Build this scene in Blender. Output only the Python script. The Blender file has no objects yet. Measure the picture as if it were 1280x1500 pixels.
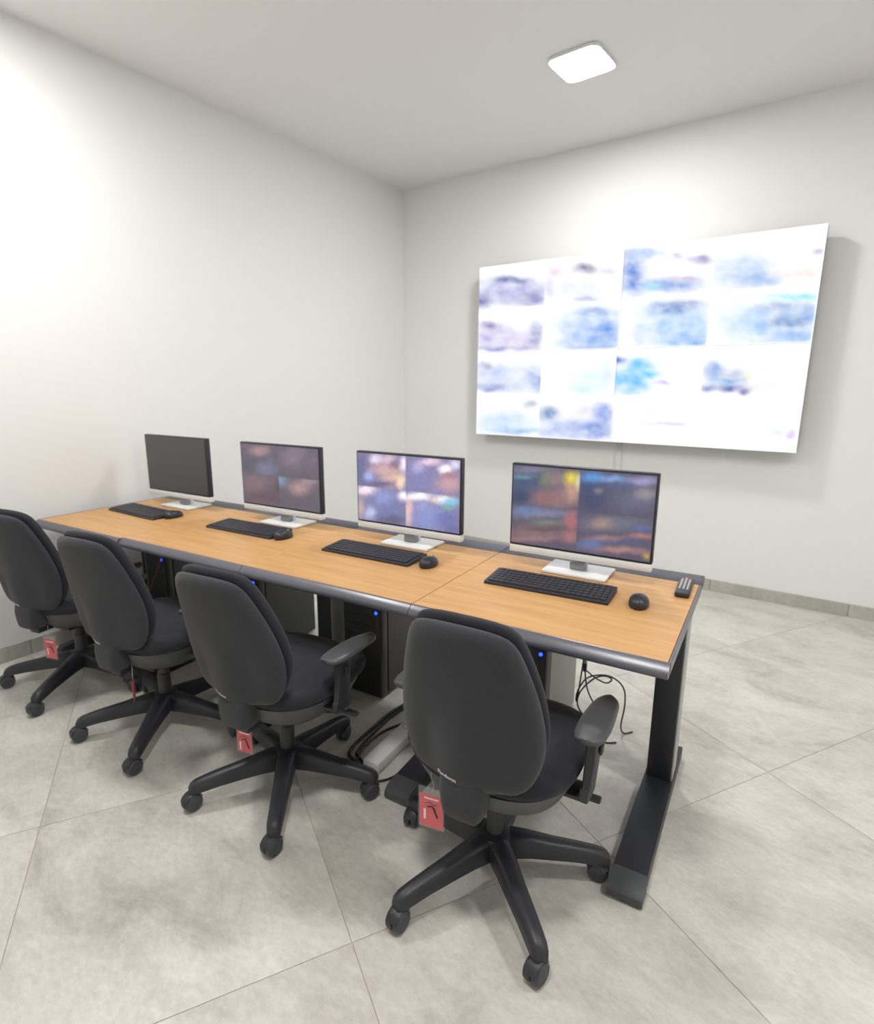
import bpy, bmesh, math, random
from mathutils import Vector, Matrix

random.seed(7)
scene = bpy.context.scene
C = scene.collection

# ------------------------------------------------------------------ camera
CAM_H = 1.4106
YAW, PITCH, ROLL, FPX = -0.61004, 0.21669, 0.00689, 836.72
def camera_axes():
    cy, sy, cp, sp = math.cos(YAW), math.sin(YAW), math.cos(PITCH), math.sin(PITCH)
    fwd = Vector((sy * cp, cy * cp, -sp)); right = Vector((cy, -sy, 0)); up = right.cross(fwd)
    cr, sr = math.cos(ROLL), math.sin(ROLL)
    return cr * right + sr * up, -sr * right + cr * up, fwd
_r, _u, _f = camera_axes()
cam = bpy.data.cameras.new('camera')
cam.sensor_fit = 'HORIZONTAL'; cam.sensor_width = 36.0
cam.lens = 36.0 * FPX / 1280.0
cam.clip_start = 0.02
cam.dof.use_dof = True; cam.dof.focus_distance = 1.45; cam.dof.aperture_fstop = 3.6
co = bpy.data.objects.new('camera', cam); C.objects.link(co)
m = Matrix(((_r.x, _u.x, -_f.x, 0), (_r.y, _u.y, -_f.y, 0), (_r.z, _u.z, -_f.z, CAM_H), (0, 0, 0, 1)))
co.matrix_world = m
scene.camera = co

# ------------------------------------------------------------------ world, exposure
w = bpy.data.worlds.new('world'); scene.world = w; w.use_nodes = True
w.node_tree.nodes['Background'].inputs[0].default_value = (0.8, 0.85, 0.9, 1)
w.node_tree.nodes['Background'].inputs[1].default_value = 0.3
vs = scene.view_settings
vs.view_transform = 'Standard'; vs.look = 'None'; vs.gamma = 1.0; vs.use_curve_mapping = False
vs.exposure = 0.0
LAMP_STRENGTH = 124.0
LAMPS = [  # x, y, turn, label
    (-1.350, 3.228, -0.06, 'lit square ceiling lamp in front of the video wall'),
    (-2.62, 0.86, 0.0, 'lit square ceiling lamp near the left wall, above the far chairs'),
    (-0.62, 0.50, 0.0, 'lit square ceiling lamp above the camera side of the nearest chair'),
    (0.95, 1.6, 0.0, 'lit square ceiling lamp at the empty right side of the room'),
]

# ------------------------------------------------------------------ helpers
def s2l(c):
    c = c / 255.0
    return c / 12.92 if c <= 0.04045 else ((c + 0.055) / 1.055) ** 2.4
def rgb(r, g, b): return (s2l(r), s2l(g), s2l(b), 1.0)

def mat(name, col, rough=0.5, metal=0.0, spec=0.5, bump=None, noise=None, emit=None, sheen=0.0, coat=0.0):
    """plain procedural material: colour, optional noise tint (scale, amount) and noise bump (scale, strength)"""
    M = bpy.data.materials.new(name); M.use_nodes = True
    nt = M.node_tree; b = nt.nodes['Principled BSDF']
    b.inputs['Base Color'].default_value = col
    b.inputs['Roughness'].default_value = rough
    b.inputs['Metallic'].default_value = metal
    b.inputs['Specular IOR Level'].default_value = spec
    b.inputs['Sheen Weight'].default_value = sheen
    b.inputs['Coat Weight'].default_value = coat
    if emit:
        b.inputs['Emission Color'].default_value = emit[0]; b.inputs['Emission Strength'].default_value = emit[1]
    tc = None
    if noise or bump:
        tc = nt.nodes.new('ShaderNodeTexCoord')
    if noise:
        n = nt.nodes.new('ShaderNodeTexNoise'); n.inputs['Scale'].default_value = noise[0]; n.inputs['Detail'].default_value = 5
        nt.links.new(tc.outputs['Object'], n.inputs['Vector'])
        mp = nt.nodes.new('ShaderNodeMapRange')
        mp.inputs[3].default_value = 1 - noise[1]; mp.inputs[4].default_value = 1 + noise[1]
        nt.links.new(n.outputs[0], mp.inputs[0])
        mx = nt.nodes.new('ShaderNodeVectorMath'); mx.operation = 'SCALE'
        mx.inputs[0].default_value = col[:3]
        nt.links.new(mp.outputs[0], mx.inputs['Scale']); nt.links.new(mx.outputs[0], b.inputs['Base Color'])
    if bump:
        n = nt.nodes.new('ShaderNodeTexNoise'); n.inputs['Scale'].default_value = bump[0]; n.inputs['Detail'].default_value = 3
        nt.links.new(tc.outputs['Object'], n.inputs['Vector'])
        bp = nt.nodes.new('ShaderNodeBump'); bp.inputs['Strength'].default_value = bump[1]; bp.inputs['Distance'].default_value = 0.002
        nt.links.new(n.outputs[0], bp.inputs['Height']); nt.links.new(bp.outputs[0], b.inputs['Normal'])
    return M

def marble_mat(name, light, mid, dark, per_object=True):
    M = bpy.data.materials.new(name); M.use_nodes = True
    nt = M.node_tree; N = nt.nodes; L = nt.links; b = N['Principled BSDF']
    tc = N.new('ShaderNodeTexCoord'); oi = N.new('ShaderNodeObjectInfo')
    mul = N.new('ShaderNodeVectorMath'); mul.operation = 'MULTIPLY_ADD'
    comb = N.new('ShaderNodeCombineXYZ')
    for i, k in enumerate((37.0, 91.0, 13.0)):
        mm = N.new('ShaderNodeMath'); mm.operation = 'MULTIPLY'; mm.inputs[1].default_value = k
        L.new(oi.outputs['Random'], mm.inputs[0]); L.new(mm.outputs[0], comb.inputs[i])
    mul.inputs[1].default_value = (1, 1, 1)
    L.new(tc.outputs['Object'], mul.inputs[0]); L.new(comb.outputs[0], mul.inputs[2])
    mp = N.new('ShaderNodeMapping'); mp.inputs['Rotation'].default_value = (0, 0, 0.55); mp.inputs['Scale'].default_value = (1.0, 1.75, 1.0)
    L.new(mul.outputs[0], mp.inputs['Vector'])
    n1 = N.new('ShaderNodeTexNoise'); n1.inputs['Scale'].default_value = 2.3; n1.inputs['Detail'].default_value = 9; n1.inputs['Roughness'].default_value = 0.68; n1.inputs['Distortion'].default_value = 0.45
    L.new(mp.outputs[0], n1.inputs['Vector'])
    cr = N.new('ShaderNodeValToRGB')
    e = cr.color_ramp.elements
    e[0].position = 0.30; e[0].color = dark; e[1].position = 0.60; e[1].color = light
    k = e.new(0.45); k.color = mid
    L.new(n1.outputs[0], cr.inputs[0])
    n2 = N.new('ShaderNodeTexNoise'); n2.inputs['Scale'].default_value = 34; n2.inputs['Detail'].default_value = 8; n2.inputs['Roughness'].default_value = 0.7
    L.new(mp.outputs[0], n2.inputs['Vector'])
    r2 = N.new('ShaderNodeMapRange'); r2.inputs[1].default_value = .35; r2.inputs[2].default_value = .65; r2.inputs[3].default_value = 0.90; r2.inputs[4].default_value = 1.07
    L.new(n2.outputs[0], r2.inputs[0])
    sc = N.new('ShaderNodeVectorMath'); sc.operation = 'SCALE'
    L.new(cr.outputs[0], sc.inputs[0]); L.new(r2.outputs[0], sc.inputs['Scale'])
    L.new(sc.outputs[0], b.inputs['Base Color'])
    b.inputs['Roughness'].default_value = 0.38; b.inputs['Specular IOR Level'].default_value = 0.4
    return M

def wood_mat(name):
    M = bpy.data.materials.new(name); M.use_nodes = True
    nt = M.node_tree; N = nt.nodes; L = nt.links; b = N['Principled BSDF']
    tc = N.new('ShaderNodeTexCoord'); mp = N.new('ShaderNodeMapping'); mp.inputs['Scale'].default_value = (1.6, 22, 5)
    L.new(tc.outputs['Object'], mp.inputs['Vector'])
    n1 = N.new('ShaderNodeTexNoise'); n1.inputs['Scale'].default_value = 2.2; n1.inputs['Detail'].default_value = 7; n1.inputs['Distortion'].default_value = 0.4
    L.new(mp.outputs[0], n1.inputs['Vector'])
    cr = N.new('ShaderNodeValToRGB'); e = cr.color_ramp.elements
    e[0].position = .3; e[0].color = rgb(186, 140, 88); e[1].position = .7; e[1].color = rgb(204, 160, 106)
    L.new(n1.outputs[0], cr.inputs[0]); L.new(cr.outputs[0], b.inputs['Base Color'])
    b.inputs['Roughness'].default_value = .42; b.inputs['Specular IOR Level'].default_value = .35
    return M

def screen_mat(name, strength):
    M = bpy.data.materials.new(name); M.use_nodes = True
    nt = M.node_tree; b = nt.nodes['Principled BSDF']
    a = nt.nodes.new('ShaderNodeVertexColor'); a.layer_name = 'picture'
    b.inputs['Base Color'].default_value = (.012, .012, .014, 1); b.inputs['Roughness'].default_value = .35
    nt.links.new(a.outputs['Color'], b.inputs['Emission Color']); b.inputs['Emission Strength'].default_value = strength
    return M

M = dict(
    wall=mat('wall_paint', (.86, .86, .85, 1), .7, spec=.25, bump=(180, .12)),
    ceiling=mat('ceiling_paint', (.87, .86, .85, 1), .8, spec=.2, bump=(150, .1)),
    tile=marble_mat('marble_tile', rgb(213, 210, 202), rgb(200, 196, 187), rgb(171, 167, 157)),
    basetile=marble_mat('marble_baseboard', rgb(190, 188, 180), rgb(178, 176, 168), rgb(160, 158, 150)),
    grout=mat('grout', rgb(186, 172, 156), .9, spec=.1),
    wood=wood_mat('oak_laminate'),
    edge=mat('desk_edging', rgb(88, 88, 97), .28, spec=.6),
    flap=mat('cable_flap_paint', rgb(66, 66, 78), .4),
    frame=mat('desk_frame_paint', rgb(38, 40, 46), .45, bump=(400, .1)),
    framelight=mat('leg_side_cover', rgb(172, 174, 172), .45),
    cap=mat('foot_end_cap', rgb(72, 74, 78), .5),
    fabric=mat('black_fabric', rgb(62, 63, 67), .95, spec=.12, bump=(900, .5), noise=(260, .18), sheen=.2),
    fabric2=mat('black_seat_fabric', rgb(50, 51, 56), .95, spec=.12, bump=(900, .5), noise=(260, .18), sheen=.1),
    plastic=mat('black_plastic', rgb(44, 45, 50), .42, bump=(350, .08)),
    shell=mat('seat_shell_plastic', rgb(82, 84, 85), .5),
    pad=mat('armrest_pad', rgb(70, 71, 74), .38, bump=(300, .08)),
    wheel=mat('caster_wheel', rgb(66, 68, 74), .5),
    gas=mat('gas_column', rgb(58, 60, 60), .4),
    white=mat('white_plastic', rgb(228, 229, 228), .35),
    silver=mat('silver_plastic', rgb(228, 230, 230), .3),
    bezel=mat('monitor_bezel', rgb(42, 42, 50), .4),
    off=mat('dark_screen', rgb(76, 76, 78), .3, spec=.5),
    keyb=mat('keyboard_plastic', rgb(46, 47, 54), .5),
    keys=mat('key_caps', rgb(56, 57, 64), .55),
    mouse=mat('mouse_plastic', rgb(40, 41, 48), .35),
    grey=mat('grey_plastic', rgb(150, 152, 156), .5),
    tower=mat('tower_front', rgb(30, 31, 34), .4),
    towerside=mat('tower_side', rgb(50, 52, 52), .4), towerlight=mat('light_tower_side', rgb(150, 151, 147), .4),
    led=mat('blue_led', rgb(40, 70, 255), .4, emit=(rgb(25, 60, 255), 6.0)),
    red=mat('red_card', rgb(222, 62, 70), .5),
    cardwhite=mat('card_white_print', rgb(245, 225, 225), .6),
    cardblack=mat('card_black_print', rgb(70, 40, 44), .6),
    metal=mat('wire_metal', rgb(190, 190, 190), .3, metal=.9),
    logo=mat('logo_white', rgb(225, 225, 225), .5),
    cable=mat('black_cable', rgb(34, 35, 38), .5),
    redcable=mat('red_cable', rgb(120, 48, 46), .5),
    button=mat('remote_buttons', rgb(190, 186, 190), .5),
    redbutton=mat('remote_red_buttons', rgb(190, 70, 66), .5),
    lampframe=mat('lamp_frame', rgb(235, 235, 235), .4),
    lamp=mat('lamp_diffuser', rgb(250, 250, 250), .5, emit=((1.0, .99, .97, 1), LAMP_STRENGTH)),
    wallscreen=screen_mat('video_wall_picture', 1.12),
    monscreen=screen_mat('monitor_picture', 1.3),
)
def clear_plastic():
    K = bpy.data.materials.new('clear_sleeve'); K.use_nodes = True; nt = K.node_tree
    out = nt.nodes['Material Output']; b = nt.nodes['Principled BSDF']
    b.inputs['Base Color'].default_value = (.8, .82, .84, 1); b.inputs['Roughness'].default_value = .15
    t = nt.nodes.new('ShaderNodeBsdfTransparent'); mx = nt.nodes.new('ShaderNodeMixShader'); mx.inputs[0].default_value = .07
    nt.links.new(t.outputs[0], mx.inputs[1]); nt.links.new(b.outputs[0], mx.inputs[2]); nt.links.new(mx.outputs[0], out.inputs['Surface'])
    return K
M['clear'] = clear_plastic()

class MB:
    """collects shapes, then links them as one mesh object"""
    def __init__(s): s.v = []; s.f = []
    def add(s, v, f):
        o = len(s.v); s.v += [tuple(p) for p in v]; s.f += [tuple(i + o for i in q) for q in f]; return s
    def box(s, x0, x1, y0, y1, z0, z1, bev=0.0, seg=2, rot=None, at=(0, 0, 0)):
        bm = bmesh.new(); bmesh.ops.create_cube(bm, size=1)
        for p in bm.verts:
            p.co = Vector(((x0 + x1) / 2 + p.co.x * (x1 - x0), (y0 + y1) / 2 + p.co.y * (y1 - y0), (z0 + z1) / 2 + p.co.z * (z1 - z0)))
        if bev > 0:
            bmesh.ops.bevel(bm, geom=bm.edges[:], offset=bev, segments=seg, affect='EDGES', profile=.5)
        if rot is not None: bmesh.ops.transform(bm, matrix=rot, verts=bm.verts[:])
        bmesh.ops.translate(bm, vec=Vector(at), verts=bm.verts[:])
        bm.verts.index_update()
        s.add([p.co for p in bm.verts], [[q.index for q in fc.verts] for fc in bm.faces]); bm.free(); return s
    def loft(s, rings, cap=True):
        n = len(rings[0]); v = [p for r in rings for p in r]; f = []
        for k in range(len(rings) - 1):
            for i in range(n):
                j = (i + 1) % n
                f.append((k * n + i, k * n + j, (k + 1) * n + j, (k + 1) * n + i))
        if cap:
            f.append(tuple(reversed(range(n)))); f.append(tuple((len(rings) - 1) * n + i for i in range(n)))
        return s.add(v, f)
    def lathe(s, prof, n=20, axis='z', at=(0, 0, 0)):
        rings = []
        for r, h in prof:
            ring = []
            for i in range(n):
                a = 2 * math.pi * i / n
                p = (r * math.cos(a), r * math.sin(a), h)
                if axis == 'x': p = (p[2], p[0], p[1])
                if axis == 'y': p = (p[1], p[2], p[0])
                ring.append((p[0] + at[0], p[1] + at[1], p[2] + at[2]))
            rings.append(ring)
        return s.loft(rings)
    def tube(s, pts, r, n=8, sub=6):
        P = smooth_path([Vector(p) for p in pts], sub); rings = []
        up = Vector((0, 0, 1)); prev = None
        for i, p in enumerate(P):
            t = (P[min(i + 1, len(P) - 1)] - P[max(i - 1, 0)]).normalized()
            if prev is None:
                a = t.cross(up)
                if a.length < .1: a = t.cross(Vector((1, 0, 0)))
            else:
                a = prev - t * prev.dot(t)
            a.normalize(); prev = a; b = t.cross(a)
            rings.append([p + (a * math.cos(2 * math.pi * k / n) + b * math.sin(2 * math.pi * k / n)) * r for k in range(n)])
        return s.loft(rings)
    def mesh(s, name, mtl, smooth=None):
        me = bpy.data.meshes.new(name); me.from_pydata(s.v, [], s.f); me.materials.append(mtl)
        bm = bmesh.new(); bm.from_mesh(me); bmesh.ops.recalc_face_normals(bm, faces=bm.faces[:]); bm.to_mesh(me); bm.free()
        if smooth is not None:
            for p in me.polygons: p.use_smooth = True
            me.set_sharp_from_angle(angle=math.radians(smooth))
        me.update(); return me
    def build(s, name, mtl, parent=None, smooth=35, loc=None, rot=None):
        return link(name, s.mesh(name, mtl, smooth), parent, loc, rot)

def smooth_path(P, sub):
    if sub <= 1 or len(P) < 3: return P
    out = []
    for i in range(len(P) - 1):
        a = P[max(i - 1, 0)]; b = P[i]; c = P[i + 1]; d = P[min(i + 2, len(P) - 1)]
        for k in range(sub):
            t = k / sub
            out.append(.5 * ((2 * b) + (c - a) * t + (2 * a - 5 * b + 4 * c - d) * t * t + (3 * b - a - 3 * c + d) * t ** 3))
    out.append(P[-1]); return out

def superring(hx, hy, n, cx=0, cy=0, z=0, p=3.2, zf=None):
    r = []
    for i in range(n):
        a = 2 * math.pi * i / n; c, s = math.cos(a), math.sin(a)
        x = hx * math.copysign(abs(c) ** (2 / p), c); y = hy * math.copysign(abs(s) ** (2 / p), s)
        zz = z + (zf(x, y) if zf else 0); r.append((cx + x, cy + y, zz))
    return r
def link(name, data, parent=None, loc=None, rot=None):
    o = bpy.data.objects.new(name, data); C.objects.link(o)
    if parent is not None: o.parent = parent
    if loc is not None: o.location = loc
    if rot is not None: o.rotation_euler = rot
    return o
def tag(o, label, cat, group=None):
    o['label'] = label; o['category'] = cat
    if group: o['group'] = group
    return o
def thing(name, label, cat, loc=(0, 0, 0), rz=0.0, group=None):
    return tag(link(name, None, None, loc, (0, 0, rz)), label, cat, group)
def struct(o): o['kind'] = 'structure'; return o

# ------------------------------------------------------------------ room shell
XL, YB, H = -3.388, 4.290, 3.0727
XR, YF = 1.90, -1.70
T = .12
struct(MB().box(XL - T, XR + T, YF - T, YB + T, -.16, -.0020).build('floor', M['grout'], smooth=None))
floor = bpy.data.objects['floor']
struct(MB().box(XL - T, XR + T, YF - T, YB + T, H, H + .12).build('ceiling', M['ceiling'], smooth=None))
struct(MB().box(XL - T, XL, YF - T, YB + T, -.004, H).build('wall_left', M['wall'], smooth=None))
struct(MB().box(XL, XR, YB, YB + T, -.004, H).build('wall_back', M['wall'], smooth=None))
struct(MB().box(XR, XR + T, YF - T, YB + T, -.004, H).build('wall_right', M['wall'], smooth=None))
struct(MB().box(XL, XR, YF - T, YF, -.004, H).build('wall_front', M['wall'], smooth=None))

# floor tiles: 0.81 m squares laid at 30 degrees to the walls, each a piece of its own
TS, TA = .808, math.radians(-30)
tu = Vector((math.cos(TA), math.sin(TA))); tv = Vector((-math.sin(TA), math.cos(TA)))
U0, V0, G = -1.183, .318, .0010
def clip(poly, n, d):   # keep points with n.p <= d
    out = []
    for i in range(len(poly)):
        a, b = poly[i], poly[(i + 1) % len(poly)]
        da, db = n.dot(a) - d, n.dot(b) - d
        if da <= 0: out.append(a)
        if (da < 0 < db) or (db < 0 < da): out.append(a + (b - a) * (da / (da - db)))
    return out
for i in range(-8, 9):
    for j in range(-8, 9):
        u0, v0 = U0 + i * TS, V0 + j * TS
        ctr = tu * (u0 + TS / 2) + tv * (v0 + TS / 2)
        poly = [tu * (u0 + a) + tv * (v0 + b) for a, b in ((G, G), (TS - G, G), (TS - G, TS - G), (G, TS - G))]
        for n, d in ((Vector((1, 0)), XR), (Vector((-1, 0)), -XL), (Vector((0, 1)), YB), (Vector((0, -1)), -YF)):
            if poly: poly = clip(poly, n, d)
        if len(poly) < 3: continue
        area = abs(sum(poly[k].x * poly[(k + 1) % len(poly)].y - poly[(k + 1) % len(poly)].x * poly[k].y for k in range(len(poly)))) / 2
        if area < .002: continue
        # local frame of the tile: its own rotation (a multiple of 90 degrees is enough for the veining)
        rings = [[(p.x - ctr.x, p.y - ctr.y, z) for p in poly] for z in (-.0019, -.0006)]
        inner = [(p.x - ctr.x + (ctr.x - p.x) * .002, p.y - ctr.y + (ctr.y - p.y) * .002, 0) for p in poly]
        MB().loft(rings + [inner]).build('floor_tile', M['tile'], floor, smooth=None, loc=(ctr.x, ctr.y, 0))

def baseboard(name, horizontal, fixed, a0, a1, inward):
    """backing strip with stone skirting tiles of its own on it"""
    t = .011; zt = .084
    if horizontal: bk = MB().box(a0, a1, min(fixed, fixed + inward * .003), max(fixed, fixed + inward * .003), .0, zt - .002)
    else: bk = MB().box(min(fixed, fixed + inward * .003), max(fixed, fixed + inward * .003), a0, a1, .0, zt - .002)
    b = struct(bk.build(name, M['grout'], smooth=None))
    x = a0; first = True
    while x < a1 - .02:
        L_ = min((.34 if first else .806), a1 - x); first = False
        mb = MB()
        f0, f1 = fixed + inward * .003, fixed + inward * t
        if horizontal: mb.box(-L_ / 2 + .0012, L_ / 2 - .0012, min(f0, f1) - fixed, max(f0, f1) - fixed, 0, zt, .0015, 1); loc = (x + L_ / 2, fixed, 0)
        else: mb.box(min(f0, f1) - fixed, max(f0, f1) - fixed, -L_ / 2 + .0012, L_ / 2 - .0012, 0, zt, .0015, 1); loc = (fixed, x + L_ / 2, 0)
        mb.build('baseboard_tile', M['basetile'], b, smooth=None, loc=loc); x += L_
baseboard('baseboard_back', True, YB, XL + .012, XR - .012, -1)
baseboard('baseboard_left', False, XL, YF + .012, YB, 1)
baseboard('baseboard_right', False, XR, YF + .012, YB, -1)
baseboard('baseboard_front', True, YF, XL + .012, XR - .012, 1)

# cable channel on the back wall under the video wall
struct(MB().box(-1.362, -1.314, YB - .016, YB, .085, 1.06, .003).build('trim_1', M['white']))

# ------------------------------------------------------------------ ceiling lamps
for x, y, rz, lab in LAMPS:
    t = thing('ceiling_lamp', lab, 'lamp', (x, y, H), rz, 'square ceiling lamps')
    s = .142
    fr = [[superring(s * k, s * k, 40, 0, 0, z, 7.0) for k, z in q] for q in (((.97, 0), (1.0, -.002), (1.0, -.016), (.985, -.0175), (.965, -.0175), (.965, -.010)),)][0]
    MB().loft(fr).build('frame', M['lampframe'], t, smooth=50)
    MB().loft([superring(s * k, s * k, 40, 0, 0, z, 7.0) for k, z in ((.962, -.0105), (.962, -.0170))]).build('diffuser', M['lamp'], t, smooth=None)

# ------------------------------------------------------------------ painted screen pictures
def homography(src):
    """quad TL, TR, BR, BL in crop pixels -> unit square (0,0 top-left)"""
    import numpy as np
    A = []; dst = [(0, 0), (1, 0), (1, 1), (0, 1)]; bb = []
    for (x, y), (u, v) in zip(src, dst):
        A.append([x, y, 1, 0, 0, 0, -u * x, -u * y]); bb.append(u)
        A.append([0, 0, 0, x, y, 1, -v * x, -v * y]); bb.append(v)
    h = np.linalg.solve(np.array(A, float), np.array(bb, float)); Hm = np.append(h, 1).reshape(3, 3)
    inv = np.linalg.inv(Hm)
    def back(u, v):
        q = inv @ np.array([u, v, 1.0]); return q[0] / q[2], q[1] / q[2]
    def fwd(x, y):
        q = Hm @ np.array([x, y, 1.0]); return q[0] / q[2], q[1] / q[2]
    return back, fwd
from mathutils import noise as mnoise
def paint(back, u, v, base, blobs, scale, cells, fwd):
    x, y = back(u, v); c = [s2l(k) for k in base]
    p = Vector((x, y, 0)) / scale
    wx = mnoise.fractal(p * 1.0, 1.0, 2.0, 3) * scale * .22; wy = mnoise.fractal(p + Vector((31.7, 12.1, 4.0)), 1.0, 2.0, 3) * scale * .14
    cu, cv = math.floor(u * cells), math.floor(v * cells)
    for cx, cy, rx, ry, col in blobs:
        d = ((x + wx - cx) / (rx * 1.05)) ** 2 + ((y + wy - cy) / (ry * 1.05)) ** 2
        if d > 8: continue
        bu, bv = fwd(cx, cy)
        if math.floor(bu * cells) != cu or math.floor(bv * cells) != cv: continue   # each feed keeps to its own tile
        a = .95 * math.exp(-(d ** 1.25) * .7)
        for k in range(3): c[k] += (s2l(col[k]) - c[k]) * a
    g = 1 + .12 * mnoise.fractal(p * 2.3 + Vector((5, 9, 2)), 1.0, 2.0, 3)
    return [min(k * g, 1.0) for k in c] if base[0] < 250 else [1 - (1 - k) * max(.35, .92 + .40 * mnoise.fractal(p * Vector((1.3, 2.2, 1)) + Vector((7, 3, 1)), 1.0, 2.0, 3)) for k in c]
def picture(name, mtl, parent, w_, h_, nx, ny, u0, v0, u1, v1, back, base, blobs, scale=60, cells=4):
    """screen sheet in the parent's x-z plane facing -y, set into its bezel"""
    back, fwd = back
    v = []; f = []; cols = []
    for j in range(ny + 1):
        for i in range(nx + 1):
            a, b = i / nx, j / ny
            v.append((-w_ / 2 + a * w_, 0, h_ / 2 - b * h_))
            cols.append(paint(back, u0 + (u1 - u0) * a, v0 + (v1 - v0) * b, base, blobs, scale, cells, fwd))
    for j in range(ny):
        for i in range(nx):
            k = j * (nx + 1) + i; f.append((k, k + nx + 1, k + nx + 2, k + 1))
    nb = len(v); v += [(-w_ / 2, .003, h_ / 2), (w_ / 2, .003, h_ / 2), (w_ / 2, .003, -h_ / 2), (-w_ / 2, .003, -h_ / 2)]; cols += [(0, 0, 0)] * 4
    f.append((nb, nb + 1, nb + 2, nb + 3))
    me = bpy.data.meshes.new(name); me.from_pydata(v, [], f); me.materials.append(mtl)
    ca = me.color_attributes.new('picture', 'FLOAT_COLOR', 'POINT')
    for k, c in enumerate(cols): ca.data[k].color = (c[0], c[1], c[2], 1)
    return link(name, me, parent)

WALL_BLOBS = [
    (160, 245, 115, 42, (168, 170, 214)), (130, 206, 30, 11, (108, 118, 168)), (62, 280, 22, 20, (120, 122, 178)), (235, 272, 40, 20, (132, 132, 186)), (180, 210, 30, 10, (120, 126, 175)), (200, 175, 60, 16, (250, 250, 255)),
    (390, 235, 105, 38, (226, 227, 242)), (410, 170, 34, 14, (118, 112, 148)), (310, 180, 22, 14, (232, 212, 226)), (490, 180, 22, 12, (200, 190, 222)), (412, 274, 34, 8, (178, 188, 214)), (288, 240, 16, 30, (200, 200, 225)),
    (566, 185, 42, 72, (120, 150, 212)), (610, 118, 60, 16, (176, 196, 232)), (722, 130, 20, 10, (180, 166, 196)), (802, 140, 34, 14, (160, 152, 196)), (700, 226, 90, 20, (112, 152, 214)), (636, 234, 30, 12, (84, 190, 228)), (745, 205, 50, 8, (190, 175, 205)),
    (950, 180, 115, 52, (188, 207, 236)), (1000, 206, 62, 20, (160, 186, 226)), (1130, 170, 66, 40, (251, 236, 232)), (1192, 115, 16, 12, (172, 172, 216)), (1140, 190, 50, 10, (240, 220, 215)),
    (100, 402, 62, 40, (186, 180, 220)), (190, 412, 62, 28, (212, 202, 230)), (244, 392, 20, 36, (150, 156, 196)), (88, 360, 28, 12, (160, 150, 190)), (150, 440, 100, 8, (170, 170, 210)),
    (430, 372, 100, 66, (172, 198, 236)), (482, 402, 44, 42, (130, 166, 226)), (410, 424, 74, 18, (150, 180, 226)), (450, 318, 40, 14, (150, 175, 215)),
    (720, 362, 112, 74, (168, 202, 236)), (700, 306, 66, 20, (142, 168, 212)), (766, 412, 56, 24, (142, 182, 230)), (590, 392, 24, 30, (206, 220, 238)), (730, 290, 60, 10, (130, 150, 195)),
    (1030, 355, 150, 64, (174, 204, 238)), (1088, 350, 54, 20, (112, 142, 192)), (1150, 318, 30, 28, (140, 172, 220)), (1120, 263, 66, 11, (112, 216, 236)), (1120, 402, 58, 20, (160, 190, 230)), (1060, 300, 60, 12, (170, 185, 215)),
    (110, 530, 80, 42, (188, 202, 236)), (100, 572, 60, 12, (150, 160, 210)), (245, 545, 36, 42, (162, 182, 222)), (76, 500, 20, 10, (140, 140, 180)), (190, 575, 30, 14, (205, 215, 230)),
    (440, 540, 76, 56, (222, 241, 252)), (400, 574, 30, 20, (202, 231, 246)), (490, 520, 20, 30, (215, 225, 240)),
    (556, 548, 62, 40, (92, 186, 246)), (596, 494, 36, 22, (92, 190, 242)), (630, 525, 28, 11, (102, 200, 246)), (524, 475, 18, 12, (120, 132, 200)), (672, 553, 20, 7, (202, 192, 230)), (690, 480, 60, 10, (235, 235, 245)),
    (880, 566, 80, 13, (82, 106, 180)), (840, 510, 34, 28, (132, 162, 216)), (896, 545, 52, 8, (112, 172, 222)), (915, 522, 34, 18, (176, 186, 212)), (958, 535, 11, 24, (216, 240, 172)), (1035, 560, 80, 46, (251, 236, 246)), (940, 582, 16, 9, (82, 92, 160)), (1000, 500, 60, 18, (228, 240, 235)),
    (140, 690, 86, 40, (188, 212, 242)), (230, 626, 26, 12, (182, 192, 206)), (282, 655, 30, 18, (92, 132, 182)), (180, 716, 60, 10, (160, 196, 224)),
    (360, 710, 106, 36, (166, 182, 226)), (470, 652, 28, 30, (112, 142, 216)), (455, 710, 46, 30, (142, 162, 220)), (400, 650, 30, 20, (225, 220, 240)),
    (682, 687, 76, 6, (214, 208, 230)), (625, 650, 42, 12, (232, 248, 252)), (650, 745, 70, 8, (250, 240, 232)),
    (1094, 722, 15, 14, (200, 162, 220)), (1100, 772, 42, 12, (255, 246, 216)), (1000, 622, 42, 24, (244, 240, 250)), (1050, 715, 40, 14, (225, 230, 250)),
]
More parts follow.
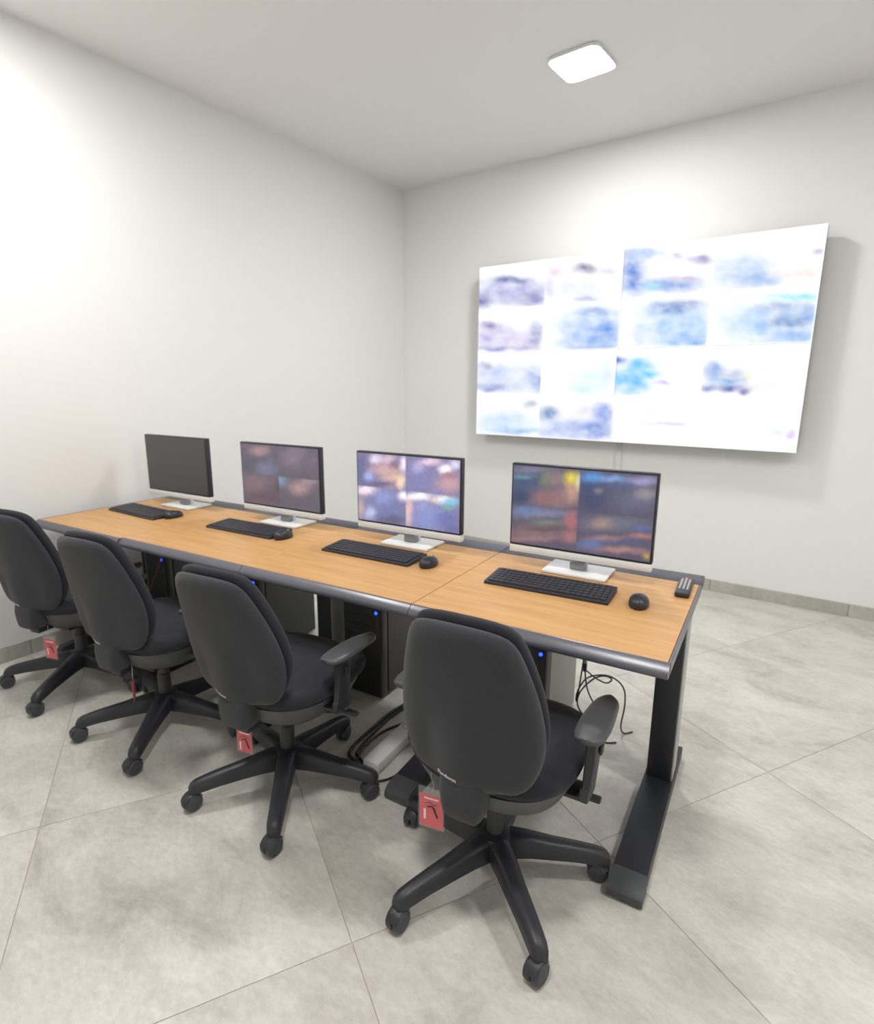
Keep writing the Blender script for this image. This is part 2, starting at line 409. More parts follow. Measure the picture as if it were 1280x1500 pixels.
MON4 = ((95, 90), (1120, 165), (1065, 775), (95, 630)), (78, 74, 92), [
    (190, 250, 120, 85, (60, 76, 106)), (240, 140, 130, 22, (110, 110, 132)), (170, 186, 66, 12, (90, 126, 142)), (325, 200, 30, 50, (82, 110, 82)), (400, 200, 70, 40, (126, 110, 112)), (400, 330, 140, 60, (130, 102, 106)), (320, 330, 70, 34, (126, 92, 96)), (510, 280, 46, 66, (166, 132, 116)), (508, 196, 40, 34, (206, 186, 62)), (552, 225, 14, 44, (192, 190, 152)), (150, 320, 60, 40, (48, 60, 92)),
    (650, 190, 70, 28, (72, 136, 196)), (790, 200, 80, 20, (112, 142, 192)), (1000, 215, 90, 26, (142, 138, 176)), (660, 345, 90, 66, (56, 64, 94)), (650, 255, 64, 28, (46, 66, 106)), (850, 250, 100, 18, (70, 85, 120)), (950, 350, 130, 66, (92, 92, 116)), (1020, 300, 60, 36, (132, 126, 132)), (690, 280, 26, 20, (112, 110, 112)),
    (310, 432, 180, 28, (112, 116, 140)), (190, 412, 70, 24, (92, 112, 152)), (280, 560, 185, 44, (120, 96, 102)), (330, 536, 120, 14, (86, 72, 78)), (510, 480, 40, 50, (156, 96, 102)), (512, 590, 46, 34, (146, 102, 102)), (250, 600, 150, 14, (132, 106, 106)), (350, 492, 100, 14, (106, 110, 102)),
    (800, 500, 200, 46, (100, 102, 116)), (720, 500, 60, 28, (146, 122, 112)), (760, 600, 120, 16, (142, 112, 116)), (650, 640, 80, 30, (90, 106, 146)), (890, 622, 100, 22, (76, 82, 112)), (990, 582, 60, 18, (152, 112, 110)), (850, 672, 130, 18, (152, 116, 112)), (1025, 712, 24, 20, (166, 146, 62)), (1000, 530, 60, 18, (82, 96, 142)), (980, 690, 60, 14, (130, 100, 110))]
MON3 = ((140, 130), (1120, 230), (1120, 905), (190, 755)), (122, 116, 150), [
    (205, 300, 62, 140, (90, 96, 132)), (330, 212, 48, 36, (216, 202, 222)), (440, 222, 60, 36, (202, 176, 192)), (420, 310, 120, 46, (190, 156, 156)), (512, 272, 48, 34, (130, 102, 116)), (500, 400, 90, 56, (202, 166, 152)), (268, 370, 34, 40, (152, 166, 216)), (390, 440, 130, 24, (96, 90, 126)), (570, 430, 32, 56, (226, 202, 172)), (594, 262, 30, 56, (230, 222, 236)),
    (740, 390, 120, 120, (120, 120, 166)), (720, 300, 44, 40, (166, 160, 196)), (830, 252, 80, 26, (222, 192, 212)), (970, 320, 48, 34, (252, 236, 240)), (1064, 282, 40, 36, (206, 206, 226)), (1010, 450, 96, 66, (182, 146, 150)), (1000, 376, 60, 22, (160, 112, 126)), (900, 520, 60, 24, (132, 126, 166)),
    (250, 490, 80, 36, (232, 216, 226)), (450, 650, 140, 106, (106, 112, 156)), (420, 560, 70, 56, (132, 142, 192)), (300, 690, 44, 44, (172, 182, 216)), (500, 766, 120, 40, (86, 86, 112)), (212, 650, 24, 80, (172, 152, 152)), (610, 545, 50, 34, (246, 236, 240)),
    (650, 700, 34, 100, (226, 186, 172)), (840, 740, 150, 96, (126, 136, 186)), (770, 645, 60, 36, (142, 142, 186)), (960, 590, 70, 30, (230, 226, 232)), (1030, 612, 66, 26, (120, 182, 212)), (1012, 656, 46, 20, (112, 160, 152)), (1000, 760, 90, 56, (96, 106, 156)), (1050, 850, 70, 34, (96, 100, 142)), (730, 556, 100, 30, (246, 236, 240)), (880, 592, 28, 18, (216, 186, 172))]
MON2 = ((640, 120), (1135, 155), (1170, 550), (690, 485)), (90, 84, 96), [
    (770, 175, 50, 24, (152, 122, 126)), (980, 210, 60, 56, (122, 106, 122)), (820, 280, 60, 36, (106, 106, 132)), (905, 350, 38, 28, (112, 134, 156)), (1030, 392, 60, 36, (154, 128, 128)), (760, 370, 80, 46, (116, 96, 102)), (900, 402, 30, 32, (80, 76, 70)), (830, 450, 150, 32, (88, 74, 82)), (1100, 250, 40, 46, (104, 92, 106)), (700, 260, 40, 40, (78, 80, 90)), (1090, 350, 50, 20, (140, 125, 130))]

# ------------------------------------------------------------------ video wall
VX0, VX1, VZ0, VZ1, VY = -2.504, -.204, 1.023, 2.330, 4.150
vw = thing('video_wall', 'large bright video wall of four camera-feed panels on the back wall', 'video wall', ((VX0 + VX1) / 2, VY, VZ0))
W2, H2 = (VX1 - VX0) / 2, (VZ1 - VZ0) / 2
back = homography([(52, 167), (1228, 18), (1110, 783), (42, 725)])
for i in range(2):
    for j in range(2):
        cx, cz = (i - .5) * W2, (1.5 - j) * H2
        p = link('display_panel', MB().box(-W2 / 2 + .0006, W2 / 2 - .0006, .002, .075, -H2 / 2 + .0006, H2 / 2 - .0006, .002, 1).mesh('display_panel', M['bezel'], 35), vw, (cx, 0, cz))
        s = picture('screen', M['wallscreen'], p, W2 - .0016, H2 - .0016, 96, 56, i / 2, j / 2, i / 2 + .5, j / 2 + .5, back, (255, 255, 255), WALL_BLOBS)
        s.location = (0, -.0015, 0)
mb = MB()
for x in (-.85, -.3, .3, .85): mb.box(x - .03, x + .03, .076, YB - VY, .12, 2 * H2 - .12)
for z in (.2, .65, 1.1): mb.box(-1.0, 1.0, .09, .12, z - .025, z + .025)
mb.build('mounting_frame', M['frame'], vw)

# ------------------------------------------------------------------ desks
DX, DY, DR = -.2707, 1.4115, .0822
dex = Vector((math.cos(DR), math.sin(DR), 0)); dey = Vector((-math.sin(DR), math.cos(DR), 0))
ZD = .74
def dw(x, y, z=0.0): return Vector((DX, DY, 0)) + dex * x + dey * y + Vector((0, 0, z))
SEAMS = [0.0, -.768, -1.532, -2.308, -3.010]
DESK_LABELS = ['oak-topped desk at the near end, with the remote control lying on it',
               'oak-topped desk between the near end desk and the middle seam, bright four-picture monitor on it',
               'oak-topped desk carrying the dim brownish monitor, second from the left wall',
               'oak-topped desk against the left wall, carrying the switched-off monitor']
def leg(parent, x0, x1):
    """T-leg: foot on the floor, column, top bracket; x0..x1 in the desk's own frame"""
    f = MB()
    prof = [(-.008, .0), (-.016, .010), (-.014, .028), (.0, .042), (.06, .052), (.30, .060), (.60, .060), (.755, .05), (.765, .03), (.765, .0)]
    def side(x): return [(x, y, z) for y, z in prof]
    f.loft([side(x0), side(x1)])
    ft = f.build('foot', M['frame'], parent)
    c = MB(); cp = [(-.0110, .002), (-.0185, .010), (-.0165, .029), (-.001, .0440), (.055, .0530), (.055, .002)]
    c.loft([[(x0 - .0015, y, z) for y, z in cp], [(x1 + .0015, y, z) for y, z in cp]]); c.build('end_cap', M['cap'], ft)
    col = MB().box(x0 + .006, x1 - .008, .50, .61, .055, ZD - .045, .004).build('leg_column', M['frame'], parent)
    MB().box(x1 - .0085, x1 - .003, .506, .604, .06, ZD - .05, .002).build('side_cover', M['framelight'], col)
    MB().box(x0 + .01, x1 - .01, .06, .70, ZD - .06, ZD - .028, .003).build('top_bracket', M['frame'], parent)
desks = []
for k in range(4):
    x1, x0 = SEAMS[k], SEAMS[k + 1]
    ww = x1 - x0; off = 0 if k < 3 else -.012
    p = dw(x1, 0)
    t = thing('desk', DESK_LABELS[k], 'desk', (p.x, p.y, 0), DR, 'oak desks joined in a row'); desks.append(t)
    g = .0012
    e1 = .006 if k == 0 else 0   # dark lip on the open right end
    e0 = .012 if k == 3 else 0   # dark lip on the open left end
    MB().box(-ww + g + e0, -g - e1, off, .668, ZD - .026, ZD, .0015, 1).build('desktop', M['wood'], t)
    # rounded front edging
    prof = [(.0, 0), (-.003, -.0005), (-.006, -.002), (-.025, -.018), (-.028, -.023), (-.028, -.032), (-.025, -.036), (-.012, -.037), (0, -.037)]
    MB().loft([[(x, off + y, ZD + z) for y, z in prof] for x in (-ww + g, -g)]).build('front_edge', M['edge'], t, 40)
    # rear cable strip
    MB().box(-ww + g, -g, .670, .786, ZD - .032, ZD, .003).build('cable_flap', M['flap'], t)
    if e1: MB().box(-e1, 0, .001, .669, ZD - .034, ZD, .001, 1).build('side_edge', M['edge'], t)
    if e0: MB().box(-ww, -ww + e0, off + .001, .669, ZD - .034, ZD, .001, 1).build('side_edge', M['edge'], t)
    # under-frame
    MB().box(-ww + .01, -.11, .10, .14, ZD - .062, ZD - .027, .002).build('frame_beam', M['frame'], t)
    MB().box(-ww + .01, -.11, .60, .64, ZD - .062, ZD - .027, .002).build('frame_beam', M['frame'], t)
    MB().box(-ww + .02, -.02, .69, .78, ZD - .10, ZD - .033, .004).build('cable_tray', M['frame'], t)
    leg(t, -.105, -.010)
    if k == 3: leg(t, -ww + .001, -ww + .040)

# ------------------------------------------------------------------ things on the desks
MONS = [(-.412, .545, 0.0, MON4, 'monitor with dusky four-picture feed on the near end desk'),
        (-1.146, .545, 0.0, MON3, 'monitor with bright four-picture feed, second from the near desk end'),
        (-1.880, .545, 0.0, MON2, 'monitor showing a dim brownish picture, third from the near desk end'),
        (-2.662, .545, 0.0, None, 'switched-off monitor with plain dark grey screen near the left wall')]
MW, MZ0, MZ1 = .522, .822, 1.135
for x, y, a, pic, lab in MONS:
    p = dw(x, y, ZD)
    t = thing('monitor', lab, 'monitor', p, DR + a, 'desk monitors')
    z0, z1 = MZ0 - ZD, MZ1 - ZD
    tilt = Matrix.Rotation(math.radians(-2.0), 4, 'X')
    h = z1 - z0
    bz = MB().box(-MW / 2, MW / 2, 0, .028, z0, z1, .004).build('bezel', M['bezel'], t)
    MB().box(-MW / 2 + .03, MW / 2 - .03, .028, .05, z0 + .03, z1 - .04, .008).build('back_cover', M['silver'], t)
    if pic:
        q = homography(pic[0])
        s = picture('screen', M['monscreen'], t, MW - .014, h - .016, 96, 54, .013, .025, .987, .975, q, pic[1], pic[2], 70, 2)
    else:
        s = MB().box(-MW / 2 + .007, MW / 2 - .007, -.001, .003, -h / 2 + .008, h / 2 - .008, .0008, 1).build('screen', M['off'], t)
    s.location = (0, -.0018, (z0 + z1) / 2)
    MB().box(-MW / 2, MW / 2, -.001, .03, z0 - .028, z0 - .0005, .004).build('chin', M['silver'], t)
    nk = MB().box(-.026, .026, .050, .075, .006, .26, .006).box(-.05, .05, .045, .06, .18, .29, .004).build('neck', M['silver'], t)
    MB().box(-.030, .030, .02, .054, .012, .046, .008).build('hinge_cover', M['grey'], nk)
    MB().box(-.118, .118, -.035, .122, .0003, .012, .005).build('stand_base', M['silver'], t)

KEYS = [(-.447, .368, 0.03, 'black keyboard on the near end desk, in front of the dusky feed'),
        (-1.196, .373, 0.0, 'black keyboard in front of the bright four-picture monitor'),
        (-1.935, .385, 0.0, 'black keyboard in front of the dim brownish monitor'),
        (-2.700, .350, -.06, 'black keyboard in front of the switched-off monitor')]
for x, y, a, lab in KEYS:
    p = dw(x, y, ZD); t = thing('keyboard', lab, 'keyboard', p, DR + a, 'keyboards on the desks')
    kw, kd = .425, .142
    b = MB()
    prof = [(-kd / 2, 0), (-kd / 2, .008), (-kd / 2 + .006, .011), (kd / 2 - .006, .020), (kd / 2, .017), (kd / 2, 0)]
    b.loft([[(xx, yy, zz) for yy, zz in prof] for xx in (-kw / 2, kw / 2)]).build('body', M['keyb'], t, 30)
    ks = MB()
    for r in range(6):
        yy = -kd / 2 + .017 + r * .0212; zz = .0115 + (yy + kd / 2) / kd * .0082
        n = 21; step = (kw - .022) / n; c = 0
        while c < n:
            wd = 1
            if r == 0 and c == 4: wd = 6
            if c in (15, 18) : pass
            xx = -kw / 2 + .011 + c * step
            ks.box(xx + .0012, xx + step * wd - .0012, yy - .0092, yy + .0092, zz, zz + .0042)
            c += wd
            if c in (14, 17): c += 0
    ko = ks.build('keys', M['keys'], t, smooth=None); ko['kind'] = 'stuff'

MICE = [(-.150, .362, .1, 'black mouse beside the keyboard on the near end desk'),
        (-.925, .365, .05, 'black mouse in front of the bright four-picture monitor'),
        (-1.690, .370, .05, 'black mouse in front of the dim brownish monitor'),
        (-2.468, .372, .05, 'black mouse in front of the switched-off monitor')]
for x, y, a, lab in MICE:
    p = dw(x, y, ZD); t = thing('computer_mouse', lab, 'mouse', p, DR + a, 'mice on the desks')
    rings = []
    n = 20
    for s, z in ((.93, 0), (1.0, .006), (.98, .016), (.88, .026), (.66, .0335), (.34, .0375), (.05, .0385)):
        ring = []
        for i in range(n):
            th = 2 * math.pi * i / n; cx, cy = math.cos(th), math.sin(th)
            wx = .031 * (1 - .10 * cy)
            ring.append((wx * s * cx, .054 * s * cy - .006 * (z / .038), z * (1 - .12 * max(cy, 0))))
        rings.append(ring)
    MB().loft(rings).build('shell', M['mouse'], t, 50)
    MB().lathe([(.004, -.0035), (.0075, -.0025), (.0075, .0025), (.004, .0035)], 14, 'x', (0, .028, .0262)).build('scroll_wheel', M['grey'], t)

p = dw(-.046, .585, ZD); t = thing('remote_control', 'dark grey remote control lying at the open desk corner', 'remote', p, DR + .03)
MB().box(-.0225, .0225, -.088, .088, 0, .019, .006, 3).build('body', M['bezel'], t)
bt = MB(); rb = MB()
for r in range(9):
    for c in range(3):
        xx, yy = -.012 + c * .012, -.045 + r * .0145
        (rb if (r == 8 and c != 1) else bt).box(xx - .0036, xx + .0036, yy - .0036, yy + .0036, .0185, .0215, .001, 1)
o = bt.build('buttons', M['button'], t); o['kind'] = 'stuff'
o = rb.build('power_buttons', M['redbutton'], t); o['kind'] = 'stuff'

# ------------------------------------------------------------------ computer towers on the floor under the desks
TOWERS = [(-.485, 'computer tower with black front and light grey side under the near end desk'),
          (-1.255, 'black computer tower under the desk with the bright four-picture monitor'),
          (-2.030, 'black computer tower under the desk with the dim brownish monitor'),
          (-2.785, 'black computer tower under the desk against the left wall')]
for xr, lab in TOWERS:
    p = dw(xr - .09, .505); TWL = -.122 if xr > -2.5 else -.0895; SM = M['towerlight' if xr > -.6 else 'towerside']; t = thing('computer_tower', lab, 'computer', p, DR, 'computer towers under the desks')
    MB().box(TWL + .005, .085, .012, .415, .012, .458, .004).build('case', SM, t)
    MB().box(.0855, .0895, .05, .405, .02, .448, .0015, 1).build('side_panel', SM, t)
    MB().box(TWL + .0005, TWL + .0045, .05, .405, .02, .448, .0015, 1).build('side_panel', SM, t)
    fr = MB().box(TWL, .09, -.008, .045, .008, .465, .008).build('front_panel', M['tower'], t)
    for zz in (.36, .31): MB().box(TWL + .015, .055, -.0105, -.0075, zz, zz + .04, .001, 1).build('drive_cover', M['frame'], fr)
    MB().lathe([(.001, -.0135), (.0068, -.0120), (.0068, -.007)], 12, 'y', (.066, 0, .422)).build('power_light', M['led'], fr)
    for sx in (-.06, .06):   # feet
        for yy in (.05, .36): MB().lathe([(.014, 0), (.014, .013)], 12, 'z', (sx, yy, 0)).build('rubber_foot', M['plastic'], t)

# ------------------------------------------------------------------ power strip and cables on the floor
p = dw(-1.005, .31); t = thing('power_strip', 'white power strip lying on the floor beside a desk foot', 'power strip', p, DR + .02)
MB().box(-.037, .037, -.24, .22, 0, .045, .008).build('housing', M['white'], t)
for k in range(4):
    MB().lathe([(.019, .0446), (.019, .0458), (.0165, .0458), (.0165, .0449)], 16, 'z', (0, .02 + k * .045, 0)).build('socket', M['grey'], t)
def cable(label, pts, r, mtl, group=None, name='cable'):
    o = MB().tube(pts, r, 8, 6).build(name, M[mtl], None, 60); return tag(o, label, 'cable', group)
cable('thick black cable curving on the floor behind the white power strip', [(-1.448, 1.86, .008), (-1.457, 1.73, .008), (-1.444, 1.598, .008), (-1.428, 1.481, .008), (-1.405, 1.425, .008), (-1.363, 1.405, .008), (-1.30, 1.385, .008)], .0068, 'cable')
cable('black cable lying closest alongside the white power strip', [(-1.425, 1.86, .007), (-1.437, 1.73, .007), (-1.424, 1.610, .007), (-1.405, 1.500, .007), (-1.385, 1.445, .007), (-1.350, 1.428, .007), (-1.31, 1.41, .007)], .0055, 'cable')
cable('thin black cable looping around the near end of the white power strip', [(-1.36, 1.72, .006), (-1.393, 1.63, .006), (-1.395, 1.54, .006), (-1.362, 1.44, .021), (-1.32, 1.375, .012), (-1.25, 1.350, .006), (-1.19, 1.40, .006), (-1.165, 1.50, .006)], .0045, 'cable')
L = lambda pts: [tuple(dw(*q)) for q in pts]
cable('thin black cable hanging in a zigzag beside the near computer tower', L([(-.405, .735, .63), (-.409, .73, .324), (-.381, .72, .28), (-.316, .72, .253), (-.290, .73, .268), (-.318, .74, .272), (-.363, .75, .245), (-.412, .75, .18), (-.425, .74, .127), (-.403, .73, .088), (-.34, .72, .05), (-.30, .70, .006), (-.25, .72, .006)]), .0032, 'cable')
cable('thin black cable looping widest beside the near computer tower', L([(-.420, .78, .30), (-.432, .76, .12), (-.433, .76, .157), (-.398, .76, .23), (-.331, .76, .264), (-.276, .76, .256), (-.244, .76, .22), (-.238, .76, .15), (-.25, .78, .05), (-.24, .80, .006), (-.21, .83, .006)]), .0032, 'cable')
tt = thing('cable_connector', 'black cable with a grey plug joint hanging under the near desk', 'cable', dw(-.392, .70, .30), DR)
MB().tube([(0, 0, .333), (-.001, 0, .20), (.0, 0, .03), (.004, 0, -.03), (.016, 0, -.085), (.04, 0, -.13), (.075, .0, -.165), (.09, .01, -.295)], .0032, 8, 6).build('cord', M['cable'], tt, 60)
MB().box(-.007, .007, -.005, .005, -.01, .025, .002).build('plug', M['bezel'], tt)
MB().box(-.006, .006, -.0045, .0045, .026, .042, .001, 1).build('plug_shell', M['grey'], tt)
cable('dark red cable hanging beside the computer tower at the left wall', L([(-2.76, .49, .665), (-2.765, .47, .46), (-2.80, .42, .30), (-2.86, .38, .15), (-2.92, .36, .006), (-2.95, .42, .006)]), .004, 'redcable')
cable('thin black cable hanging in the gap behind the second chair from the camera', L([(-1.72, .76, .62), (-1.715, .79, .30), (-1.70, .78, .24), (-1.73, .80, .15), (-1.70, .80, .006), (-1.60, .85, .006)]), .0035, 'cable')

# ------------------------------------------------------------------ office chairs
def outline(pts, n):
    """closed smooth outline through right-half points (x>=0 from bottom to top), mirrored"""
    P = [Vector((x, z, 0)) for x, z in pts]
    full = P + [Vector((-p.x, p.y, 0)) for p in reversed(P[1:-1])]
    k = len(full); dense = []
    for i in range(k):
        a, b, c, d = full[i - 1], full[i], full[(i + 1) % k], full[(i + 2) % k]
        for q in range(10):
            t = q / 10
            dense.append(.5 * ((2 * b) + (c - a) * t + (2 * a - 5 * b + 4 * c - d) * t * t + (3 * b - a - 3 * c + d) * t ** 3))
    ln = [0]
    for i in range(len(dense)): ln.append(ln[-1] + (dense[(i + 1) % len(dense)] - dense[i]).length)
    out = []; j = 0
    for i in range(n):
        s = ln[-1] * i / n
        while ln[j + 1] < s: j += 1
        f = (s - ln[j]) / max(ln[j + 1] - ln[j], 1e-9)
        out.append(dense[j].lerp(dense[(j + 1) % len(dense)], f))
    return [(p.x, p.y) for p in out]
BACK_PTS = [(0, .0), (.085, .001), (.128, .009), (.160, .034), (.183, .085), (.194, .150), (.190, .215), (.176, .290), (.156, .360), (.139, .405), (.119, .430), (.088, .442), (.042, .448), (0, .449)]
ZB = .440   # bottom of the backrest
def sstep(a, b, x):
    t = min(max((x - a) / (b - a), 0), 1); return t * t * (3 - 2 * t)
def back_y(x, z):
    """rear face of the backrest: leans back, curves round the sitter, bulges at the spine"""
    y = -.232 - .062 * (z / .468) + .010 * math.sin(math.pi * z / .468)
    y += 1.05 * x * x
    y -= .013 * math.exp(-(x / .060) ** 2) * (1 - sstep(.08, .30, z))
    y += .007 * (math.exp(-((x - .095) / .03) ** 2) + math.exp(-((x + .095) / .03) ** 2)) * (1 - sstep(.10, .26, z))
    return y
def back_mesh(name, mtl, scale, lift, off0, thick, round_rear, round_front, top_extra=0.0):
    n = 72; O = outline(BACK_PTS, n); cx, cz = 0, .235
    def pt(p, s, dy):
        x = (p[0] - cx) * s * scale; z = cz + (p[1] - cz) * s * scale + lift
        return (x, back_y(min(max(x, -.2), .2), min(max(z, 0), .48)) + dy, ZB + z)
    rings = []
    S = [.02, .12, .24, .36, .48, .60, .70, .79, .87, .93, .97, .99, 1.0]
    for s in S:
        e = max(0, (s - .80) / .20); rings.append([pt(p, s, off0 + round_rear * (1 - math.sqrt(max(0, 1 - e * e)))) for p in O])
    for s in reversed(S):
        e = max(0, (s - .80) / .20); rings.append([pt(p, s, off0 + thick - round_front * (1 - math.sqrt(max(0, 1 - e * e)))) for p in O])
    return MB().loft(rings).mesh(name, mtl, 75)
def seat_meshes():
    n = 56; cy = .035
    dip = lambda x, y: -.012 * max(0, (y - .13) / .10) ** 2 + .006 * (x / .24) ** 2
    rings = [superring(hx, hy, n, 0, cy, z, 3.0, dip) for hx, hy, z in
             ((.20, .195, .408), (.222, .216, .412), (.236, .230, .424), (.240, .234, .440), (.236, .230, .456), (.224, .218, .467), (.19, .186, .473), (.12, .12, .4735), (.03, .03, .473))]
    cushion = MB().loft(rings).mesh('seat_cushion', M['fabric2'], 75)
    rings = [superring(hx, hy, n, 0, cy - .006, z, 2.7, dip) for hx, hy, z in
             ((.10, .10, .322), (.145, .14, .323), (.176, .168, .330), (.200, .193, .352), (.221, .213, .392), (.228, .220, .4125), (.18, .18, .4135))]
    shell = MB().loft(rings).mesh('seat_shell', M['shell'], 60)
    return cushion, shell
def arm_mesh():
    rings = []
    for r, zt, zb, w in ((.0, .146, .080, .056), (.05, .149, .080, .062), (.10, .142, .081, .057), (.17, .128, .077, .052), (.24, .117, .072, .048), (.285, .108, .066, .046), (.312, .101, .062, .044), (.327, .092, .060, .039), (.334, .080, .062, .030)):
        h = w / 2; b = min(.010, h * .6)
        rings.append([(r, -h, zb), (r, -h * .96, zt - b), (r, -h * .62, zt - b * .25), (r, 0, zt), (r, h * .62, zt - b * .25), (r, h * .96, zt - b), (r, h, zb), (r, h * .55, zb - .002), (r, -h * .55, zb - .002)])
    return MB().loft(rings).mesh('base_arm', M['plastic'], 50)
def caster_meshes():
    """hood over a twin wheel; the two wheels are sub-parts"""
    hood = MB()
    rings = []
    for x in (-.0185, -.0165, .0165, .0185):
        k = .6 if abs(x) > .017 else 1
        out = [(x, -.012 + (.0335 - .003 * (1 - k)) * math.cos(a), .030 + (.0335 - .003 * (1 - k)) * math.sin(a)) for a in [math.radians(q) for q in range(20, 161, 14)]]
        inn = [(x, -.012 + .0312 * math.cos(a), .030 + .0312 * math.sin(a)) for a in [math.radians(q) for q in range(160, 19, -14)]]
        rings.append(out + inn)
    hood.loft(rings)
    hood.lathe([(.013, .052), (.0145, .058), (.0145, .072), (.010, .076)], 16, 'z', (0, .004, 0))
    prof = [(.006, 0), (.025, 0), (.0285, .002), (.0300, .006), (.0300, .013), (.0280, .0185), (.0225, .0215), (.0215, .0205), (.010, .0205), (.004, .0225)]
    wh = MB().lathe(prof, 26, 'x').mesh('wheel', M['wheel'], 40)
    return hood.mesh('caster', M['plastic'], 40), wh
def pad_mesh():
    rings = []
    N = 16
    stations = [(-.134, .004, .010), (-.130, .020, .018), (-.118, .032, .023), (-.09, .040, .026), (-.05, .0425, .027), (.0, .041, .026), (.05, .037, .025), (.09, .032, .024), (.110, .025, .021), (.121, .014, .016), (.124, .004, .010)]
    for y, hw, th in stations:
        cz = .590 - .010 * sstep(.02, .124, y) - .012 * sstep(-.06, -.13, y) * 0
        rings.append([(hw * math.copysign(abs(math.cos(a)) ** .8, math.cos(a)), y, cz - th / 2 + th / 2 * math.copysign(abs(math.sin(a)) ** .8, math.sin(a))) for a in [2 * math.pi * i / N for i in range(N)]])
    return MB().loft(rings).mesh('arm_pad', M['pad'], 60)
def armrest_mesh():
    mb = MB()
    # flat bracket out from under the seat, then upright
    mb.box(.10, .262, -.085, -.015, .378, .390, .003)
    mb.box(.246, .270, -.088, -.012, .378, .420, .006)
    rings = []
    for z, x0, x1, y0, y1 in ((.385, .247, .271, -.086, -.016), (.43, .250, .275, -.084, -.022), (.50, .253, .281, -.082, -.026), (.545, .254, .283, -.084, -.022), (.566, .248, .288, -.095, .0)):
        rings.append([(x0 + .004, y0, z), (x1 - .004, y0, z), (x1, y0 + .006, z), (x1, y1 - .006, z), (x1 - .004, y1, z), (x0 + .004, y1, z), (x0, y1 - .006, z), (x0, y0 + .006, z)])
    mb.loft(rings)
    return mb.mesh('armrest', M['plastic'], 40)
def mirror(me, name):
    m2 = me.copy(); m2.name = name
    m2.transform(Matrix.Scale(-1, 4, Vector((1, 0, 0)))); m2.flip_normals(); return m2

fabric_shell = back_mesh('back_shell', M['fabric'], 1.0, 0, 0, .030, .022, .004)
fabric_cushion = back_mesh('back_cushion', M['fabric2'], .995, .014, .034, .048, .014, .026)
seat_cushion, seat_shell = seat_meshes()
arm_me = arm_mesh(); caster_me, wheel_me = caster_meshes(); pad_me = pad_mesh(); rest_r = armrest_mesh(); rest_l = mirror(rest_r, 'armrest_l')
btn_r = MB().box(.283, .291, -.064, -.042, .512, .538, .003).mesh('adjust_button', M['plastic'], 40); btn_l = mirror(btn_r, 'btn_l')
hub_me = MB().lathe([(.030, .072), (.046, .078), (.052, .095), (.052, .128), (.046, .146), (.032, .152)], 28).mesh('base_hub', M['plastic'], 40)
gas_me = MB().lathe([(.0255, .145), (.0255, .235), (.022, .238), (.022, .300), (.0185, .303), (.0185, .322)], 24).mesh('gas_column', M['gas'], 40)
mech_me = MB().box(-.075, .075, -.10, .12, .298, .325, .006).box(-.030, .030, -.205, -.09, .322, .352, .006).mesh('tilt_mechanism', M['plastic'], 40)
lever_me = MB().tube([(.07, .03, .312), (.15, .03, .314), (.215, .032, .330), (.245, .034, .336)], .0055, 8, 4).box(.238, .285, .022, .046, .332, .344, .004).mesh('lever', M['plastic'], 40)
def post_mesh():
    rings = []
    for z, hx, y0, y1 in ((.352, .036, -.226, -.180), (.355, .046, -.236, -.172), (.364, .053, -.243, -.165), (.395, .058, -.247, -.160), (.430, .061, -.248, -.160), (.470, .062, -.238, -.175), (.52, .058, -.225, -.19)):
        cy, hy = (y0 + y1) / 2, (y1 - y0) / 2
        rings.append(superring(hx, hy, 28, 0, cy, z, 4.5))
    return MB().loft(rings).mesh('back_post', M['fabric'], 50)
post_me = post_mesh()
def text_mesh(txt, size, name, mtl, depth=.0004):
    cu = bpy.data.curves.new(name, 'FONT'); cu.body = txt; cu.size = size; cu.extrude = depth; cu.align_x = 'CENTER'; cu.align_y = 'CENTER'
    cu.offset = size * .02
    o = bpy.data.objects.new(name, cu); C.objects.link(o)
    dg = bpy.context.evaluated_depsgraph_get(); me = bpy.data.meshes.new_from_object(o.evaluated_get(dg))
    bpy.data.objects.remove(o); bpy.data.curves.remove(cu)
    me.name = name; me.materials.clear(); me.materials.append(mtl); return me
logo_me = text_mesh('Flexform', .0165, 'logo', M['logo'])
# lay the lettering onto the rear face of the back shell
from mathutils.bvhtree import BVHTree
_bm = bmesh.new(); _bm.from_mesh(fabric_shell); _tree = BVHTree.FromBMesh(_bm)
for v in logo_me.vertices:
    x = v.co.x - .036; z = ZB + .030 + v.co.y
    hit = _tree.ray_cast(Vector((x, -1, z)), Vector((0, 1, 0)))[0]
    v.co = Vector((x, (hit.y if hit else -.24) - .0009 - v.co.z, z))
_bm.free()
logo_me.update()

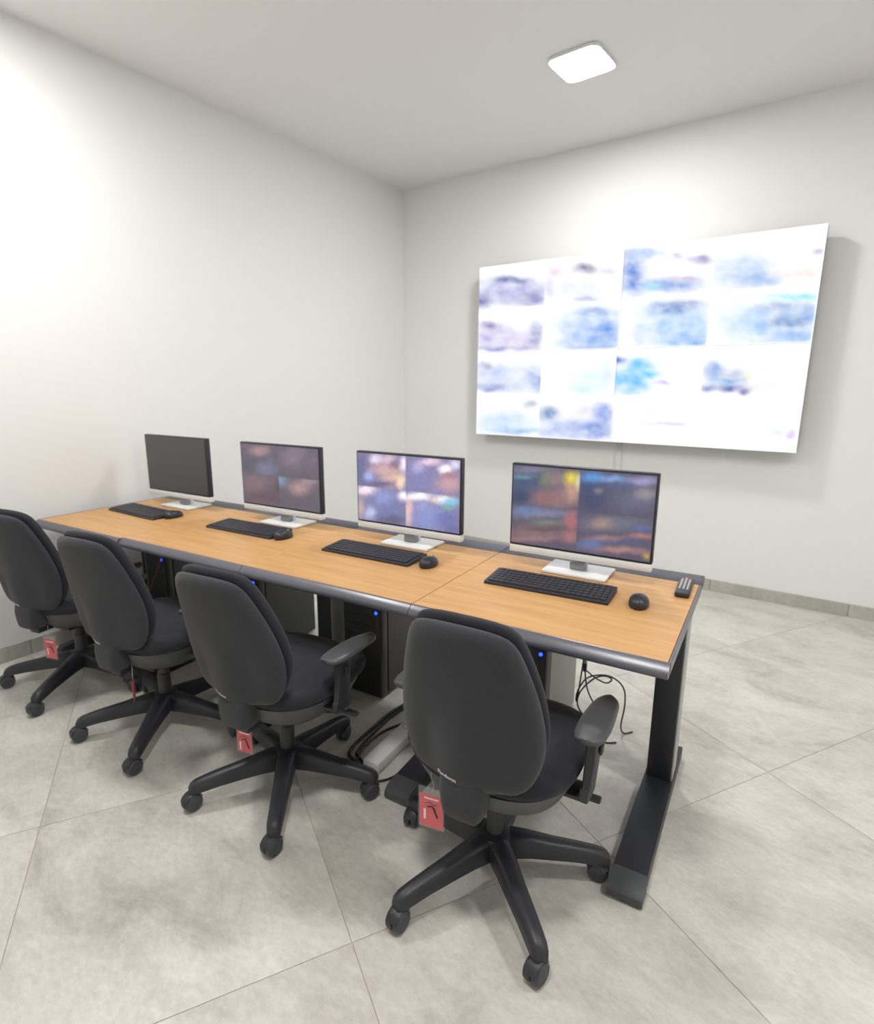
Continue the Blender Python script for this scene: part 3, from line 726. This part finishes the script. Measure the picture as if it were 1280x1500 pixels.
CHAIRS = [  # centre, facing (deg, clockwise from +Y), star phase (deg), recline, label, caster swivels
    ((-.674, 1.272), -5.5, -112.5, 0.0, 'black office chair nearest the camera, in front of the near end desk', (2, -8, -80, 150, 12)),
    ((-1.4756, 1.188), -7.5, -121, 5.5, 'black office chair second from the camera, leaning back, right armrest in full view', (0, 4, -14, 20, 80)),
    ((-2.186, 1.140), -9.5, -122.6, 3.0, 'black office chair third from the camera, between the farthest and second chairs', (-8, 6, 80, 140, 220)),
    ((-2.879, 1.116), -14, -129.5, 3.0, 'black office chair farthest from the camera, beside the left wall', (-6, 4, 90, 170, 240)),
]
chairs = []
for (cx, cy), deg, phase, recl, lab, sw in CHAIRS:
    rz = -math.radians(deg)
    t = thing('office_chair', lab, 'chair', (cx, cy, 0), rz, 'black office chairs along the desks'); chairs.append(t)
    link('base_hub', hub_me, t)
    for k in range(5):
        a = math.radians(phase + 72 * k) - rz
        link('base_arm', arm_me, t, None, (0, 0, a))
        sa = math.radians(sw[k])
        c = link('caster', caster_me, t, (.316 * math.cos(a), .316 * math.sin(a), 0), (0, 0, sa - rz))
        for sx in (1, -1):
            wv = link('wheel', wheel_me, c, (.0020 * sx, -.012, .0300), (0, 0, 0 if sx > 0 else math.pi))
    link('gas_column', gas_me, t); link('tilt_mechanism', mech_me, t); link('lever', lever_me, t)
    link('seat_shell', seat_shell, t); link('seat_cushion', seat_cushion, t)
    link('back_post', post_me, t)
    ra = math.radians(recl); pv = Vector((0, -.21, .43)); lo = pv - Matrix.Rotation(ra, 3, 'X') @ pv
    bs = link('back_shell', fabric_shell, t, lo, (ra, 0, 0)); link('back_cushion', fabric_cushion, t, lo, (ra, 0, 0))
    lg = link('logo', logo_me, bs); lg['label'] = 'white lettering reading Flexform'
    for me, bm_, sx in ((rest_r, btn_r, 1), (rest_l, btn_l, -1)):
        r = link('armrest', me, t, (0, .035, 0))
        link('arm_pad', pad_me, r, (.264 * sx, 0, 0)); link('adjust_button', bm_, r)

# ------------------------------------------------------------------ red cards hanging from the chairs
def card(chair, x, y, ztop, turn, lab, h=.105, w_=.066):
    mw = chair.matrix_basis if False else Matrix.Translation(chair.location) @ Matrix.Rotation(chair.rotation_euler.z, 4, 'Z')
    p = mw @ Vector((x, y, ztop))
    t = thing('hanging_card', lab, 'tag', (p.x, p.y, p.z), chair.rotation_euler.z + turn, 'cards hanging from the chairs')
    MB().box(-w_ / 2 + .004, w_ / 2 - .004, -.0006, .0006, -h + .004, -.022).build('red_card', M['red'], t, smooth=None)
    MB().box(-w_ / 2, w_ / 2, -.0022, -.0014, -h, 0, .0003, 1).box(-w_ / 2, w_ / 2, .0014, .0022, -h, 0, .0003, 1).build('clear_sleeve', M['clear'], t, smooth=None)
    pr = MB().box(-.020, .021, -.0012, -.0007, -.034, -.030).box(-.021, -.015, -.0012, -.0007, -.096, -.066)
    pr.build('white_print', M['cardwhite'], t, smooth=None)
    k = MB()
    k.tube([(-.014, -.0009, -.048), (-.004, -.0009, -.043), (.008, -.0009, -.049), (.016, -.0009, -.044)], .0013, 6, 4)
    k.tube([(-.010, -.0009, -.058), (.002, -.0009, -.054), (.012, -.0009, -.062)], .0022, 6, 4)
    k.tube([(.006, -.0009, -.056), (.012, -.0009, -.070), (.018, -.0009, -.084)], .0028, 6, 4)
    k.build('chair_drawing', M['cardblack'], t)
    MB().tube([(0, 0, -.012), (.006, .001, .002), (.004, .002, .016), (-.002, .002, .030), (0, .002, .044)], .0010, 6, 5).build('hanging_wire', M['metal'], t)
    return t
card(chairs[0], -.098, -.205, .388, .12, 'red card in a clear sleeve hanging from the nearest chair', .122, .074)
card(chairs[1], -.026, -.170, .322, .10, 'red card hanging under the back post of the second chair from the camera', .105)
card(chairs[2], .060, -.180,   .322, -.72, 'card seen edge-on hanging under the third chair from the camera', .100)
card(chairs[3], .085, -.200, .325, .05, 'red card hanging from the farthest chair beside the left wall', .115, .072)
